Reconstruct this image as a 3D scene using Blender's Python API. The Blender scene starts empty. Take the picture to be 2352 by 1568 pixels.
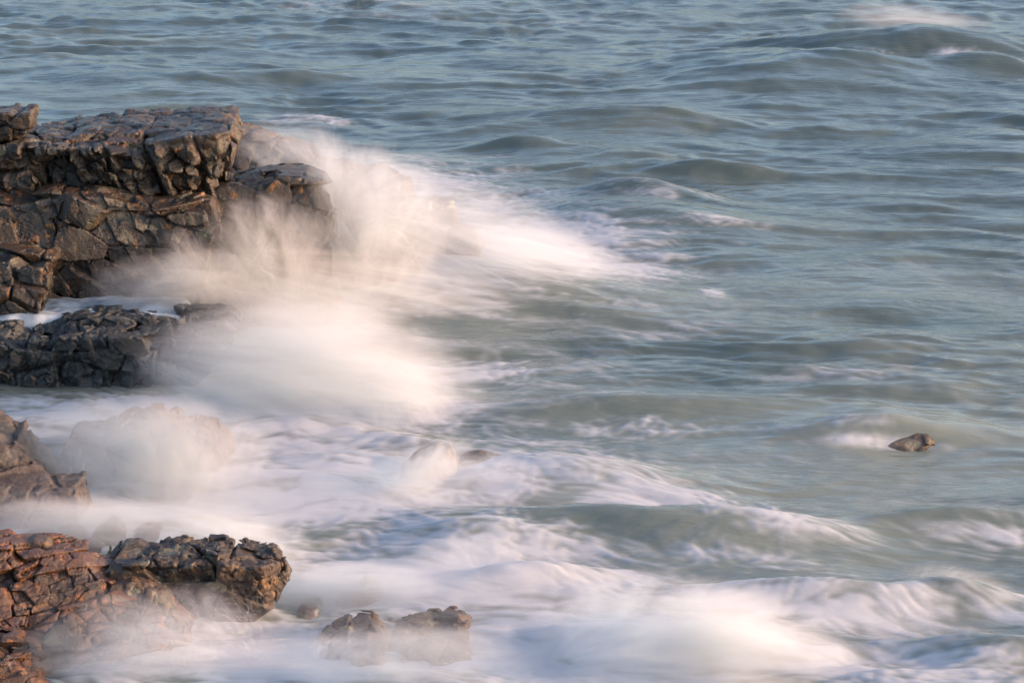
import bpy, math, random
import numpy as np
from mathutils import Vector, Matrix

# ------------------------------------------------------------------ camera, sky, sun, exposure
sc = bpy.context.scene
COL = sc.collection
HC, PITCH, FPX = 14.0, math.radians(18), 5533.0      # camera height, pitch, focal length in px of a 2352 px frame
cam_d = bpy.data.cameras.new('camera')
cam_d.sensor_width = 36
cam_d.lens = 36 * FPX / 2352
cam_d.clip_end = 20000
cam = bpy.data.objects.new('camera', cam_d)
COL.objects.link(cam)
cam.location = (0, 0, HC)
cam.rotation_euler = (math.pi / 2 - PITCH, 0, 0)
sc.camera = cam

SUN_EL, SUN_AZ = math.radians(15), math.radians(94)  # azimuth clockwise from +Y
sc.world = bpy.data.worlds.new('World')
sc.world.use_nodes = True
wn = sc.world.node_tree
bg = wn.nodes['Background']
sky = wn.nodes.new('ShaderNodeTexSky')
sky.sky_type = 'NISHITA'
sky.sun_disc = False
sky.sun_elevation = SUN_EL
sky.sun_rotation = SUN_AZ
sky.air_density = 1.0
sky.dust_density = 4.5
sky.ozone_density = 2.0
wn.links.new(sky.outputs[0], bg.inputs[0])
bg.inputs[1].default_value = 0.15
sd = bpy.data.lights.new('sun', 'SUN')
sd.energy = 2.0
sd.angle = math.radians(2.0)
sd.color = (0.74, 0.385, 0.24)
sun = bpy.data.objects.new('sun', sd)
COL.objects.link(sun)
sdir = Vector((math.sin(SUN_AZ) * math.cos(SUN_EL), math.cos(SUN_AZ) * math.cos(SUN_EL), math.sin(SUN_EL)))
sun.rotation_euler = sdir.to_track_quat('Z', 'Y').to_euler()
sun.location = (20, -10, 25)
sc.view_settings.view_transform = 'Standard'
sc.view_settings.look = 'None'
sc.view_settings.exposure = 1.85
sc.view_settings.gamma = 1.0
sc.render.engine = 'CYCLES'
cy = sc.cycles
cy.volume_step_rate = 1.0
cy.volume_preview_step_rate = 1.0
cy.volume_max_steps = 96
cy.volume_bounces = 2
cy.max_bounces = 6
cy.diffuse_bounces = 2
cy.glossy_bounces = 3
cy.transparent_max_bounces = 24
cy.use_denoising = True
cy.caustics_reflective = False
cy.caustics_refractive = False

# ------------------------------------------------------------------ pixel helpers (only to measure the place)
cp, sp = math.cos(PITCH), math.sin(PITCH)
def ray(px, py):
    a, b = (px - 1176) / FPX, (784 - py) / FPX
    return np.array([a, cp + b * sp, -sp + b * cp])
def G(px, py, z=0.0):                 # point on the level plane z
    d = ray(px, py)
    t = (z - HC) / d[2]
    return np.array([d[0] * t, d[1] * t, z])
def Vp(px, py, Y):                    # point on the upright plane Y
    d = ray(px, py)
    t = Y / d[1]
    return np.array([d[0] * t, Y, HC + d[2] * t])

# ------------------------------------------------------------------ noise
def _h(ix, iy, iz, s):
    with np.errstate(over='ignore'):
        n = (ix.astype(np.uint32) * np.uint32(73856093)) ^ (iy.astype(np.uint32) * np.uint32(19349663)) ^ (iz.astype(np.uint32) * np.uint32(83492791)) ^ np.uint32((s * 2654435761) & 0xffffffff)
        n = (n ^ (n >> np.uint32(13))) * np.uint32(1274126177)
        n = (n ^ (n >> np.uint32(16))) * np.uint32(2246822519)
        n ^= n >> np.uint32(13)
    return n
def _r(n):
    return (n & np.uint32(0xffff)).astype(np.float32) / 65535.0
def vn2(x, y, s=0):                   # gradient noise 2D, about -1..1
    x = np.asarray(x, np.float32); y = np.asarray(y, np.float32)
    ix = np.floor(x).astype(np.int32); iy = np.floor(y).astype(np.int32)
    fx = x - ix; fy = y - iy
    u = fx * fx * fx * (fx * (fx * 6 - 15) + 10); v = fy * fy * fy * (fy * (fy * 6 - 15) + 10)
    z = np.zeros_like(ix)
    def g(dx, dy):
        a = _r(_h(ix + dx, iy + dy, z, s)) * (2 * math.pi)
        return np.cos(a) * (fx - dx) + np.sin(a) * (fy - dy)
    a, b, c, d = g(0, 0), g(1, 0), g(0, 1), g(1, 1)
    return ((a + (b - a) * u) * (1 - v) + (c + (d - c) * u) * v) * 1.5
def vn3(p, s=0):                      # value noise 3D, -1..1
    ip = np.floor(p).astype(np.int32)
    f = p - ip
    f = f * f * (3 - 2 * f)
    def g(a, b, c): return _r(_h(ip[:, 0] + a, ip[:, 1] + b, ip[:, 2] + c, s))
    fx, fy, fz = f[:, 0], f[:, 1], f[:, 2]
    x00 = g(0,0,0) * (1-fx) + g(1,0,0) * fx; x10 = g(0,1,0) * (1-fx) + g(1,1,0) * fx
    x01 = g(0,0,1) * (1-fx) + g(1,0,1) * fx; x11 = g(0,1,1) * (1-fx) + g(1,1,1) * fx
    return ((x00 * (1-fy) + x10 * fy) * (1-fz) + (x01 * (1-fy) + x11 * fy) * fz) * 2 - 1
def fbm3(p, o=3, s=0):
    r = 0; a = 1
    for k in range(o):
        r = r + a * vn3(p * (2.03 ** k) + 7.3 * k, s + k); a *= 0.5
    return r
def sstep(a, b, x):
    t = np.clip((x - a) / (b - a), 0, 1)
    return t * t * (3 - 2 * t)
def cells(p, size, R, seed, jit=0.62):      # blocky fracture: random height, random tilt, distance to the crack
    q = (p @ R.T) / np.asarray(size, np.float32)
    b = np.floor(q - 0.5).astype(np.int32)
    N = len(q)
    F1 = np.full(N, 9.0, np.float32); F2 = F1.copy(); hid = np.zeros(N, np.uint32); cc = np.zeros((N, 3), np.float32)
    for dx in (0, 1):
        for dy in (0, 1):
            for dz in (0, 1):
                i = b + np.array([dx, dy, dz], np.int32)
                n = _h(i[:, 0], i[:, 1], i[:, 2], seed)
                n2 = _h(i[:, 0], i[:, 1], i[:, 2], seed + 77)
                c = np.stack([_r(n), _r(n >> np.uint32(16)), _r(n2)], 1)
                c = i + 0.5 + jit * (c - 0.5)
                d = np.sqrt(((q - c) ** 2).sum(1))
                m = d < F1
                F2 = np.where(m, F1, np.minimum(F2, d)); F1 = np.where(m, d, F1)
                hid = np.where(m, n2, hid); cc[m] = c[m]
    r = _r(hid >> np.uint32(8))
    g = np.stack([_r(hid), _r(hid >> np.uint32(16)), _r(_h(hid & np.uint32(0xffff), hid >> np.uint32(16), hid * 0, 5))], 1) - 0.5
    return r, ((q - cc) * g).sum(1) * 2, F2 - F1
def rotm(ax, ay, az):
    return np.array(Matrix.Rotation(math.radians(az), 3, 'Z') @ Matrix.Rotation(math.radians(ay), 3, 'Y') @ Matrix.Rotation(math.radians(ax), 3, 'X'), np.float32)

# ------------------------------------------------------------------ object helpers
def tag(o, label=None, cat=None, group=None, kind=None):
    if label: o['label'] = label
    if cat: o['category'] = cat
    if group: o['group'] = group
    if kind: o['kind'] = kind
    return o
def mesh_obj(name, V, F, mat, smooth=True, parent=None, recenter=True):
    V = np.asarray(V, np.float32)
    loc = (0, 0, 0)
    if recenter:
        loc = ((V[:, 0].min() + V[:, 0].max()) / 2, (V[:, 1].min() + V[:, 1].max()) / 2, V[:, 2].min())
        V = V - np.array(loc, np.float32)
    me = bpy.data.meshes.new(name)
    F = np.asarray(F, np.int32)
    n = F.shape[1]
    me.vertices.add(len(V)); me.vertices.foreach_set('co', V.ravel())
    me.loops.add(F.size); me.loops.foreach_set('vertex_index', F.ravel())
    me.polygons.add(len(F))
    me.polygons.foreach_set('loop_start', np.arange(0, F.size, n, dtype=np.int32))
    me.polygons.foreach_set('use_smooth', np.full(len(F), smooth))
    me.update(calc_edges=True)
    me.materials.append(mat)
    o = bpy.data.objects.new(name, me)
    COL.objects.link(o)
    o.location = loc
    if parent: o.parent = parent
    return o
def attr(o, name, data):
    a = o.data.attributes.new(name, 'FLOAT', 'POINT')
    a.data.foreach_set('value', np.asarray(data, np.float32).ravel())

# ------------------------------------------------------------------ rock: solid from blocks, meshed with surface nets
def poly_sdf(P, X, Z):
    P = np.asarray(P, np.float32)
    d = np.full(X.shape, 1e9, np.float32); s = np.ones(X.shape, bool)
    n = len(P)
    for i in range(n):
        a, b = P[i], P[(i + 1) % n]
        e = b - a
        wx, wz = X - a[0], Z - a[1]
        t = np.clip((wx * e[0] + wz * e[1]) / (e @ e), 0, 1)
        d = np.minimum(d, (wx - e[0] * t) ** 2 + (wz - e[1] * t) ** 2)
        c1 = Z >= a[1]; c2 = Z < b[1]; c3 = e[0] * wz > e[1] * wx
        flip = (c1 & c2 & c3) | (~c1 & ~c2 & ~c3)
        s ^= flip
    d = np.sqrt(d)
    return np.where(s, d, -d)
def smax(a, b, k):
    h = np.clip(0.5 + 0.5 * (a - b) / k, 0, 1)
    return b + (a - b) * h + k * h * (1 - h)
def solid(pieces, p, k):
    r = None
    for pc in pieces:
        x, y, z = p[:, 0], p[:, 1], p[:, 2]
        P = pc['P']
        xc, zc = P[:, 0].mean(), P[:, 1].mean()
        # the outline may lean: its top recedes (or leans out) with depth
        d = poly_sdf(P, x - pc.get('sx', 0) * (y - pc['Y0']), z - pc.get('sz', 0) * (y - pc['Y0']))
        zc = pc.get('zc', zc)
        f = pc['Y0'] + pc.get('fa', 0) * (z - zc) + pc.get('fb', 0) * (x - xc) - y
        f = f / math.sqrt(1 + pc.get('fa', 0) ** 2 + pc.get('fb', 0) ** 2)
        d = smax(smax(d, f, pc.get('k', k)), y - pc['Y1'], pc.get('k', k))
        for nn, q0 in pc.get('cuts', ()):
            nn = np.array(nn, np.float32); nn /= np.linalg.norm(nn)
            d = smax(d, (p - q0.astype(np.float32)) @ nn, 0.03)
        r = d if r is None else np.minimum(r, d)
    return r
def surface_nets(F, o, h):
    S = F < 0
    def cor(A, i, j, k): return A[i:A.shape[0]-1+i, j:A.shape[1]-1+j, k:A.shape[2]-1+k]
    cnt = sum(cor(S, i, j, k).astype(np.int8) for i in (0, 1) for j in (0, 1) for k in (0, 1))
    act = (cnt > 0) & (cnt < 8)
    idx = np.full(act.shape, -1, np.int32)
    I = np.argwhere(act); idx[act] = np.arange(len(I))
    val = {}
    for i in (0, 1):
        for j in (0, 1):
            for k in (0, 1): val[i, j, k] = F[I[:, 0] + i, I[:, 1] + j, I[:, 2] + k]
    acc = np.zeros((len(I), 3), np.float32); num = np.zeros(len(I), np.float32)
    cs = list(val)
    for a in cs:
        for b in cs:
            if a < b and sum(abs(u - w) for u, w in zip(a, b)) == 1:
                va, vb = val[a], val[b]
                m = (va < 0) != (vb < 0)
                t = np.where(m, va / np.where(m, va - vb, 1), 0)
                pt = np.array(a, np.float32) + t[:, None] * (np.array(b, np.float32) - np.array(a, np.float32))
                acc += pt * m[:, None]; num += m
    V = (I + acc / num[:, None]) * h + o
    faces = []
    for ax in range(3):
        sl0 = [slice(None)] * 3; sl1 = [slice(None)] * 3
        sl0[ax] = slice(0, -1); sl1[ax] = slice(1, None)
        a, b = S[tuple(sl0)], S[tuple(sl1)]
        E = np.argwhere(a != b)
        u, w = [q for q in range(3) if q != ax]
        ok = (E[:, u] > 0) & (E[:, w] > 0) & (E[:, u] < F.shape[u] - 1) & (E[:, w] < F.shape[w] - 1)
        E = E[ok]
        ins = a[E[:, 0], E[:, 1], E[:, 2]]
        q = []
        for du, dw in ((-1, -1), (0, -1), (0, 0), (-1, 0)):
            c = E.copy(); c[:, u] += du; c[:, w] += dw
            q.append(idx[c[:, 0], c[:, 1], c[:, 2]])
        q = np.stack(q, 1)
        rev = ~ins if ax != 1 else ins
        q[rev] = q[rev][:, ::-1]
        faces.append(q)
    Fc = np.concatenate(faces)
    return V, Fc[(Fc >= 0).all(1)]
def lichen_noise(p):
    return vn3(p * 1.7, 91)
ROCKS = []
def rock(*a, **k): ROCKS.append((a, k))
def make_rock(name, pieces, frac, mat, label, cat='rock', h=0.025, k=0.06, pad=0.35, rough=(0.03, 3.0), zmin=-0.8, group=None, seed=1, top=None, bias=None):
    for pc in pieces:
        Yp = pc.get('Yp', pc['Y0'])
        pc['P'] = np.array([Vp(a, b, Yp)[[0, 2]] for a, b in pc['px']], np.float32)
        pc['P'][:, 1] = np.maximum(pc['P'][:, 1], zmin)
    lo = np.array([min(pc['P'][:, 0].min() for pc in pieces), min(pc['Y0'] - abs(pc.get('fa', 0)) * 1.2 - abs(pc.get('fb', 0)) * (pc['P'][:, 0].max() - pc['P'][:, 0].min()) / 2 for pc in pieces), min(pc['P'][:, 1].min() for pc in pieces)]) - pad
    hi = np.array([max(pc['P'][:, 0].max() for pc in pieces), max(pc['Y1'] for pc in pieces), max(pc['P'][:, 1].max() for pc in pieces)]) + pad
    lo[2] = max(lo[2], zmin)
    frac = [(np.array(s, np.float32), rotm(*r), amp, tl, cw, cd, sd) for s, r, amp, tl, cw, cd, sd in frac]
    def f(p):
        wv = np.stack([vn3(p * 1.3, 11), vn3(p * 1.3, 12), vn3(p * 1.3, 13)], 1) * 0.05
        d = solid(pieces, p, k) + bias
        lim = d - 0.32 * frac[0][2]
        if top: d = d + 0.06 * (1 - sstep(top[1], top[0], p[:, 2]))
        fac = 1.0 if top is None else 0.12 + 0.88 * sstep(top[1], top[0], p[:, 2])
        cvar = 0.25 + 1.5 * np.clip(0.5 + 0.9 * vn3(p * 2.3, 71), 0, 1)
        for s, R, amp, tl, cw, cd, sdn in frac:
            r, t, e = cells(p + wv, s, R, sdn + seed * 17)
            d = d - fac * amp * (r - 0.5 + tl * t) + fac * cd * np.minimum(cvar, 1.2) * np.clip(1 - e / (cw * cvar), 0, 1)
        d = d - rough[0] * fbm3(p * rough[1], 4, seed + 3)
        return np.maximum(d, lim - 0.4 * rough[0] * fbm3(p * rough[1] * 2, 2, seed + 5))
    if bias is None: bias = 0.25 * frac[0][2] + rough[0] * 0.5
    C = 4
    n = np.ceil((hi - lo) / (h * C)).astype(int) + 1
    ax = [lo[i] + np.arange(n[i]) * h * C for i in range(3)]
    g = np.stack(np.meshgrid(*ax, indexing='ij'), -1).reshape(-1, 3).astype(np.float32)
    # only look near the smooth solid
    base = solid(pieces, g, k)
    Fc = base.copy()
    m = np.abs(base) < 0.45
    Fc[m] = f(g[m])
    Fc = Fc.reshape(n)
    S = Fc < 0
    def cor(A, i, j, l): return A[i:A.shape[0]-1+i, j:A.shape[1]-1+j, l:A.shape[2]-1+l]
    cnt = sum(cor(S, i, j, l).astype(np.int8) for i in (0, 1) for j in (0, 1) for l in (0, 1))
    mn = np.minimum.reduce([np.abs(cor(Fc, i, j, l)) for i in (0, 1) for j in (0, 1) for l in (0, 1)])
    act = ((cnt > 0) & (cnt < 8)) | (mn < h * 2.0)
    a2 = act.copy()
    for axx in range(3):
        s0 = [slice(None)] * 3; s1 = [slice(None)] * 3
        s0[axx] = slice(0, -1); s1[axx] = slice(1, None)
        b = a2.copy(); b[tuple(s0)] |= a2[tuple(s1)]; b[tuple(s1)] |= a2[tuple(s0)]; a2 = b
    nf = (n - 1) * C + 1
    ii = [np.minimum(np.arange(nf[i]) // C, n[i] - 2) for i in range(3)]
    jj = [np.minimum((np.arange(nf[i]) + C // 2) // C, n[i] - 1) for i in range(3)]
    FF = Fc[np.ix_(*jj)].astype(np.float32)
    am = a2[np.ix_(*ii)]
    # include both cells that share a border point
    jj2 = [np.clip((np.arange(nf[i]) - 1) // C, 0, n[i] - 2) for i in range(3)]
    am |= a2[np.ix_(*jj2)]
    P = np.argwhere(am)
    pts = (P * h + lo).astype(np.float32)
    out = np.empty(len(pts), np.float32)
    for q in range(0, len(pts), 400000): out[q:q + 400000] = f(pts[q:q + 400000])
    FF[am] = out
    FF[0] = FF[-1] = 1; FF[:, 0] = FF[:, -1] = 1; FF[:, :, -1] = 1; FF[:, :, 0] = 1
    V, Fc = surface_nets(FF, lo, h)
    # drop loose crumbs
    V = V.astype(np.float32)
    lab = np.arange(len(V))
    ed = np.concatenate([Fc[:, [0, 1]], Fc[:, [1, 2]], Fc[:, [2, 3]]])
    for _ in range(60):
        mnl = np.minimum(lab[ed[:, 0]], lab[ed[:, 1]])
        nl = lab.copy(); np.minimum.at(nl, ed[:, 0], mnl); np.minimum.at(nl, ed[:, 1], mnl)
        nl = np.minimum(nl, nl[nl]); nl = nl[nl]; nl = nl[nl]
        if (nl == lab).all(): break
        lab = nl
    cn = np.bincount(lab, minlength=len(V))
    keepv = cn[lab] > 0.1 * len(V)
    Fc = Fc[keepv[Fc[:, 0]]]
    used = np.unique(Fc); mpv = np.full(len(V), -1, np.int32); mpv[used] = np.arange(len(used))
    V = V[used]; Fc = mpv[Fc]
    s, R, amp, tl, cw, cd, sdn = frac[0]
    wv = np.stack([vn3(V * 1.3, 11), vn3(V * 1.3, 12), vn3(V * 1.3, 13)], 1) * 0.05
    r, _, _ = cells(V + wv, s, R, sdn + seed * 17)
    return name, V, Fc, mat, r, label, cat, group
def build_rocks():
    from concurrent.futures import ThreadPoolExecutor
    with ThreadPoolExecutor(4) as ex:
        for name, V, Fc, mat, r, label, cat, group in ex.map(lambda q: make_rock(*q[0], **q[1]), ROCKS):
            o = mesh_obj(name, V, Fc, mat)
            attr(o, 'block', r)
            tag(o, label, cat, group)

# ------------------------------------------------------------------ material helpers
def new_mat(name):
    m = bpy.data.materials.new(name); m.use_nodes = True
    nt = m.node_tree; nt.nodes.clear()
    out = nt.nodes.new('ShaderNodeOutputMaterial')
    def N(t, **kw):
        n = nt.nodes.new(t)
        for a, b in kw.items(): setattr(n, a, b)
        return n
    def L(a, b): nt.links.new(a, b)
    return m, nt, out, N, L
def ramp(N, stops, interp='LINEAR'):
    r = N('ShaderNodeValToRGB'); cr = r.color_ramp; cr.interpolation = interp
    while len(cr.elements) > 1: cr.elements.remove(cr.elements[-1])
    cr.elements[0].position = stops[0][0]; c = stops[0][1]; cr.elements[0].color = (*c, 1) if hasattr(c, '__len__') else (c, c, c, 1)
    for p, c in stops[1:]:
        e = cr.elements.new(p); e.color = (*c, 1) if hasattr(c, '__len__') else (c, c, c, 1)
    return r
def rock_mat(name, cols, rust, rust_amt=0.5, wet=0.5, pale=(0.22, 0.21, 0.17), tilt=(0.3, 0.5, 0.2), rs=0.0, film=0.0):
    m, nt, out, N, L = new_mat(name)
    tc = N('ShaderNodeTexCoord')
    at = N('ShaderNodeAttribute', attribute_name='block')
    base = ramp(N, [(0, cols[0]), (0.35, cols[1]), (0.7, cols[2]), (1, cols[3])])
    n1 = N('ShaderNodeTexNoise'); n1.inputs['Scale'].default_value = 3.5; n1.inputs['Detail'].default_value = 9; n1.inputs['Roughness'].default_value = 0.65
    L(tc.outputs['Object'], n1.inputs['Vector'])
    ma = N('ShaderNodeMath', operation='MULTIPLY_ADD'); ma.inputs[1].default_value = 0.55
    L(at.outputs['Fac'], ma.inputs[0])
    mb = N('ShaderNodeMath', operation='MULTIPLY_ADD'); mb.inputs[1].default_value = 1.6; mb.inputs[2].default_value = -0.6
    L(n1.outputs['Fac'], mb.inputs[0]); L(mb.outputs[0], ma.inputs[2])
    L(ma.outputs[0], base.inputs['Fac'])
    # rust and lichen patches
    n2 = N('ShaderNodeTexNoise'); n2.inputs['Scale'].default_value = 4.2; n2.inputs['Detail'].default_value = 10; n2.inputs['Roughness'].default_value = 0.72
    mp = N('ShaderNodeMapping'); mp.inputs['Location'].default_value = (3.1 + rs, 1.7, 9.2); mp.inputs['Scale'].default_value = (1.2, 1.2, 0.8)
    L(tc.outputs['Object'], mp.inputs['Vector']); L(mp.outputs[0], n2.inputs['Vector'])
    r2 = ramp(N, [(0.62 - 0.22 * rust_amt, 0.0), (0.70 - 0.16 * rust_amt, 1.0)]); L(n2.outputs['Fac'], r2.inputs['Fac'])
    mx = N('ShaderNodeMix', data_type='RGBA'); L(r2.outputs['Color'], mx.inputs['Factor']); L(base.outputs['Color'], mx.inputs['A']); mx.inputs['B'].default_value = (*rust, 1)
    # pale greenish faces
    n3 = N('ShaderNodeTexVoronoi'); n3.inputs['Scale'].default_value = 5.0
    mp3 = N('ShaderNodeMapping'); mp3.inputs['Rotation'].default_value = tilt; L(tc.outputs['Object'], mp3.inputs['Vector']); L(mp3.outputs[0], n3.inputs['Vector'])
    r3 = ramp(N, [(0.70, 0.0), (0.86, 0.75)]); L(n3.outputs['Color'], r3.inputs['Fac'])
    mx2 = N('ShaderNodeMix', data_type='RGBA'); L(r3.outputs['Color'], mx2.inputs['Factor']); L(mx.outputs['Result'], mx2.inputs['A']); mx2.inputs['B'].default_value = (*pale, 1)
    # fine speckle
    n4 = N('ShaderNodeTexNoise'); n4.inputs['Scale'].default_value = 34; n4.inputs['Detail'].default_value = 5; n4.inputs['Roughness'].default_value = 0.7
    L(tc.outputs['Object'], n4.inputs['Vector'])
    r4 = ramp(N, [(0.3, 0.62), (0.7, 1.42)]); L(n4.outputs['Fac'], r4.inputs['Fac'])
    mx3 = N('ShaderNodeMix', data_type='RGBA', blend_type='MULTIPLY'); mx3.inputs['Factor'].default_value = 1
    L(mx2.outputs['Result'], mx3.inputs['A']); L(r4.outputs['Color'], mx3.inputs['B'])
    if film > 0:      # thin sheets of white water running down the stone
        mpw = N('ShaderNodeMapping'); mpw.inputs['Scale'].default_value = (5.0, 1.6, 0.8); mpw.inputs['Rotation'].default_value = (0, 0.25, 0); L(tc.outputs['Object'], mpw.inputs['Vector'])
        nw_ = N('ShaderNodeTexNoise'); nw_.inputs['Scale'].default_value = 2.2; nw_.inputs['Detail'].default_value = 6; nw_.inputs['Distortion'].default_value = 0.5; L(mpw.outputs[0], nw_.inputs['Vector'])
        rw = ramp(N, [(0.62 - 0.3 * film, 0.0), (0.80 - 0.25 * film, 0.85)]); L(nw_.outputs['Fac'], rw.inputs['Fac'])
        mxw = N('ShaderNodeMix', data_type='RGBA'); L(rw.outputs['Color'], mxw.inputs['Factor']); L(mx3.outputs['Result'], mxw.inputs['A']); mxw.inputs['B'].default_value = (0.34, 0.33, 0.34, 1)
        mx3 = mxw
    b = N('ShaderNodeBsdfPrincipled'); L(mx3.outputs['Result'], b.inputs['Base Color'])
    rr = ramp(N, [(0.35, 0.62 - 0.4 * wet), (0.65, 0.85 - 0.25 * wet)]); L(n1.outputs['Fac'], rr.inputs['Fac']); L(rr.outputs['Color'], b.inputs['Roughness'])
    # bump: hairline cracks and grain
    mpc = N('ShaderNodeMapping'); mpc.inputs['Rotation'].default_value = tilt; mpc.inputs['Scale'].default_value = (1, 1, 1.8)
    nw = N('ShaderNodeMix', data_type='VECTOR'); nw.inputs['Factor'].default_value = 0.08
    L(tc.outputs['Object'], nw.inputs['A']); L(n1.outputs['Color'], nw.inputs['B']); L(nw.outputs['Result'], mpc.inputs['Vector'])
    vc = N('ShaderNodeTexVoronoi', feature='DISTANCE_TO_EDGE'); vc.inputs['Scale'].default_value = 3.6; L(mpc.outputs[0], vc.inputs['Vector'])
    rc = ramp(N, [(0.0, 0.0), (0.035, 1.0)]); L(vc.outputs['Distance'], rc.inputs['Fac'])
    bu1 = N('ShaderNodeBump'); bu1.inputs['Strength'].default_value = 0.35; bu1.inputs['Distance'].default_value = 0.03; L(rc.outputs['Color'], bu1.inputs['Height'])
    n5 = N('ShaderNodeTexNoise'); n5.inputs['Scale'].default_value = 11; n5.inputs['Detail'].default_value = 8; n5.inputs['Roughness'].default_value = 0.7; L(tc.outputs['Object'], n5.inputs['Vector'])
    bu2 = N('ShaderNodeBump'); bu2.inputs['Strength'].default_value = 0.9; bu2.inputs['Distance'].default_value = 0.045
    L(n5.outputs['Fac'], bu2.inputs['Height']); L(bu1.outputs['Normal'], bu2.inputs['Normal']); L(bu2.outputs['Normal'], b.inputs['Normal'])
    L(b.outputs[0], out.inputs['Surface'])
    return m
#@@MATS
M_cliff = rock_mat('brown_rock', [(0.006, 0.004, 0.003), (0.019, 0.012, 0.008), (0.038, 0.023, 0.014), (0.075, 0.048, 0.027)], (0.30, 0.11, 0.014), 0.18, 1.0, pale=(0.085, 0.072, 0.045))
M_dark = rock_mat('wet_dark_rock', [(0.008, 0.009, 0.011), (0.016, 0.017, 0.019), (0.028, 0.027, 0.025), (0.05, 0.045, 0.036)], (0.05, 0.035, 0.015), 0.12, 0.8, pale=(0.07, 0.066, 0.06))
M_orange = rock_mat('orange_rock', [(0.010, 0.005, 0.004), (0.034, 0.015, 0.009), (0.072, 0.028, 0.013), (0.055, 0.03, 0.021)], (0.26, 0.088, 0.015), 0.4, 1.0, pale=(0.09, 0.055, 0.042))
M_red = rock_mat('reddish_rock', [(0.008, 0.005, 0.004), (0.024, 0.013, 0.009), (0.048, 0.027, 0.017), (0.11, 0.075, 0.04)], (0.14, 0.07, 0.024), 0.35, 0.6, pale=(0.14, 0.12, 0.075), rs=4.0)
M_grey = rock_mat('grey_brown_rock', [(0.014, 0.010, 0.010), (0.032, 0.022, 0.019), (0.055, 0.037, 0.03), (0.075, 0.054, 0.042)], (0.09, 0.05, 0.03), 0.12, 0.5, rs=8.0, pale=(0.075, 0.06, 0.05))

M_washed = rock_mat('water_sheeted_rock', [(0.03, 0.02, 0.018), (0.06, 0.042, 0.034), (0.09, 0.065, 0.05), (0.13, 0.10, 0.08)], (0.16, 0.09, 0.05), 0.3, 0.7, rs=8.0, film=0.1)
# ------------------------------------------------------------------ rocks
FR_UP = [((0.7, 0.8, 1.5), (10, 26, 5), 0.26, 0.7, 0.13, 0.32, 3), ((0.26, 0.3, 0.34), (25, 20, 10), 0.13, 1.4, 0.10, 0.10, 9), ((0.11, 0.12, 0.13), (5, 20, 40), 0.035, 1.5, 0.1, 0.02, 23)]
FR_LOW = [((1.25, 0.9, 0.6), (8, -14, 10), 0.19, 0.8, 0.032, 0.2, 4), ((0.40, 0.45, 0.55), (20, 25, 10), 0.055, 1.2, 0.035, 0.05, 19), ((0.17, 0.15, 0.16), (0, 30, 0), 0.014, 1.3, 0.05, 0.01, 29)]
def pc(px, Y0, Y1, **kw): return dict(px=px, Y0=Y0, Y1=Y1, **kw)

# the headland: one fractured rock mass (upper overhang, lower face, left column)
rock('sea_cliff', [
    pc([(-420, 322), (75, 322), (200, 328), (330, 318), (420, 300), (500, 294), (540, 300), (536, 350), (520, 400), (505, 470), (-420, 480)], 43.5, 45.6, fa=-0.22, sz=0.02, cuts=[((0.7, -0.6, -0.1), Vp(505, 380, 43.5))]),
    pc([(-420, 330), (60, 322), (200, 296), (420, 286), (530, 288), (545, 300), (540, 350), (-420, 360)], 44.1, 46.0, sz=0.05, k=0.05, Yp=44.1),
], FR_UP, M_cliff, 'tall brown headland cliff with blocky fractured overhanging upper face', 'cliff', seed=1, zmin=2.2, h=0.02, top=(3.45, 3.7), rough=(0.022, 4))
rock('cliff_base', [
    pc([(-420, 440), (60, 462), (110, 452), (230, 450), (345, 486), (480, 470), (500, 520), (470, 620), (490, 790), (-420, 790)], 42.75, 45.0, fa=0.1),
    pc([(-420, 590), (60, 600), (112, 612), (98, 690), (75, 770), (20, 830), (-420, 900)], 41.6, 43.5, fa=0.12),
], FR_LOW, M_cliff, 'broad brown cliff foot with flat cracked faces under the overhang', 'cliff', seed=2, zmin=-0.3, h=0.02, rough=(0.009, 5))
rock('rock_block', [
    pc([(-420, 262), (22, 258), (40, 268), (46, 260), (72, 258), (72, 300), (40, 330), (-420, 350)], 43.9, 44.8, fa=-0.1),
], [((0.5, 0.5, 0.4), (8, 12, 10), 0.06, 0.7, 0.05, 0.06, 4), ((0.2, 0.2, 0.2), (20, -15, 10), 0.04, 0.9, 0.045, 0.02, 19)], M_cliff, 'squared brown rock block standing above the cliff at its left end', 'rock', seed=3, zmin=3.0, pad=0.25, rough=(0.012, 4), h=0.02)
rock('rock_ledge', [
    pc([(-420, 790), (60, 772), (300, 768), (400, 772), (440, 800), (400, 850), (330, 905), (250, 960), (-420, 960)], 40.5, 42.2, fa=-0.15),
    pc([(-420, 742), (90, 750), (205, 734), (400, 728), (510, 730), (540, 750), (530, 775), (490, 800), (400, 880), (-420, 880)], 41.1, 42.0, fa=0.1, k=0.03),
    pc([(300, 775), (400, 745), (515, 740), (545, 765), (525, 815), (440, 900), (300, 950)], 40.7, 41.9, k=0.05),
], [((0.9, 0.7, 0.42), (5, -6, 10), 0.17, 0.9, 0.06, 0.12, 4), ((0.24, 0.25, 0.42), (20, -15, 10), 0.10, 1.2, 0.07, 0.05, 19), ((0.1, 0.1, 0.1), (0, 30, 0), 0.03, 1.2, 0.1, 0.01, 29)],
    M_dark, 'black wet rock ledge with a stepped top below the cliff', 'rock', seed=5, zmin=-0.6, rough=(0.03, 3), h=0.02)
rock('rock_outcrop', [
    pc([(470, 440), (560, 424), (600, 416), (640, 410), (700, 410), (738, 422), (765, 455), (770, 560), (780, 800), (470, 800)], 44.0, 45.3, fa=0.05),
], FR_LOW, M_cliff, 'low flat-topped outcrop jutting right from the cliff behind the spray', 'rock', seed=6, zmin=-0.3, h=0.03)
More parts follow.
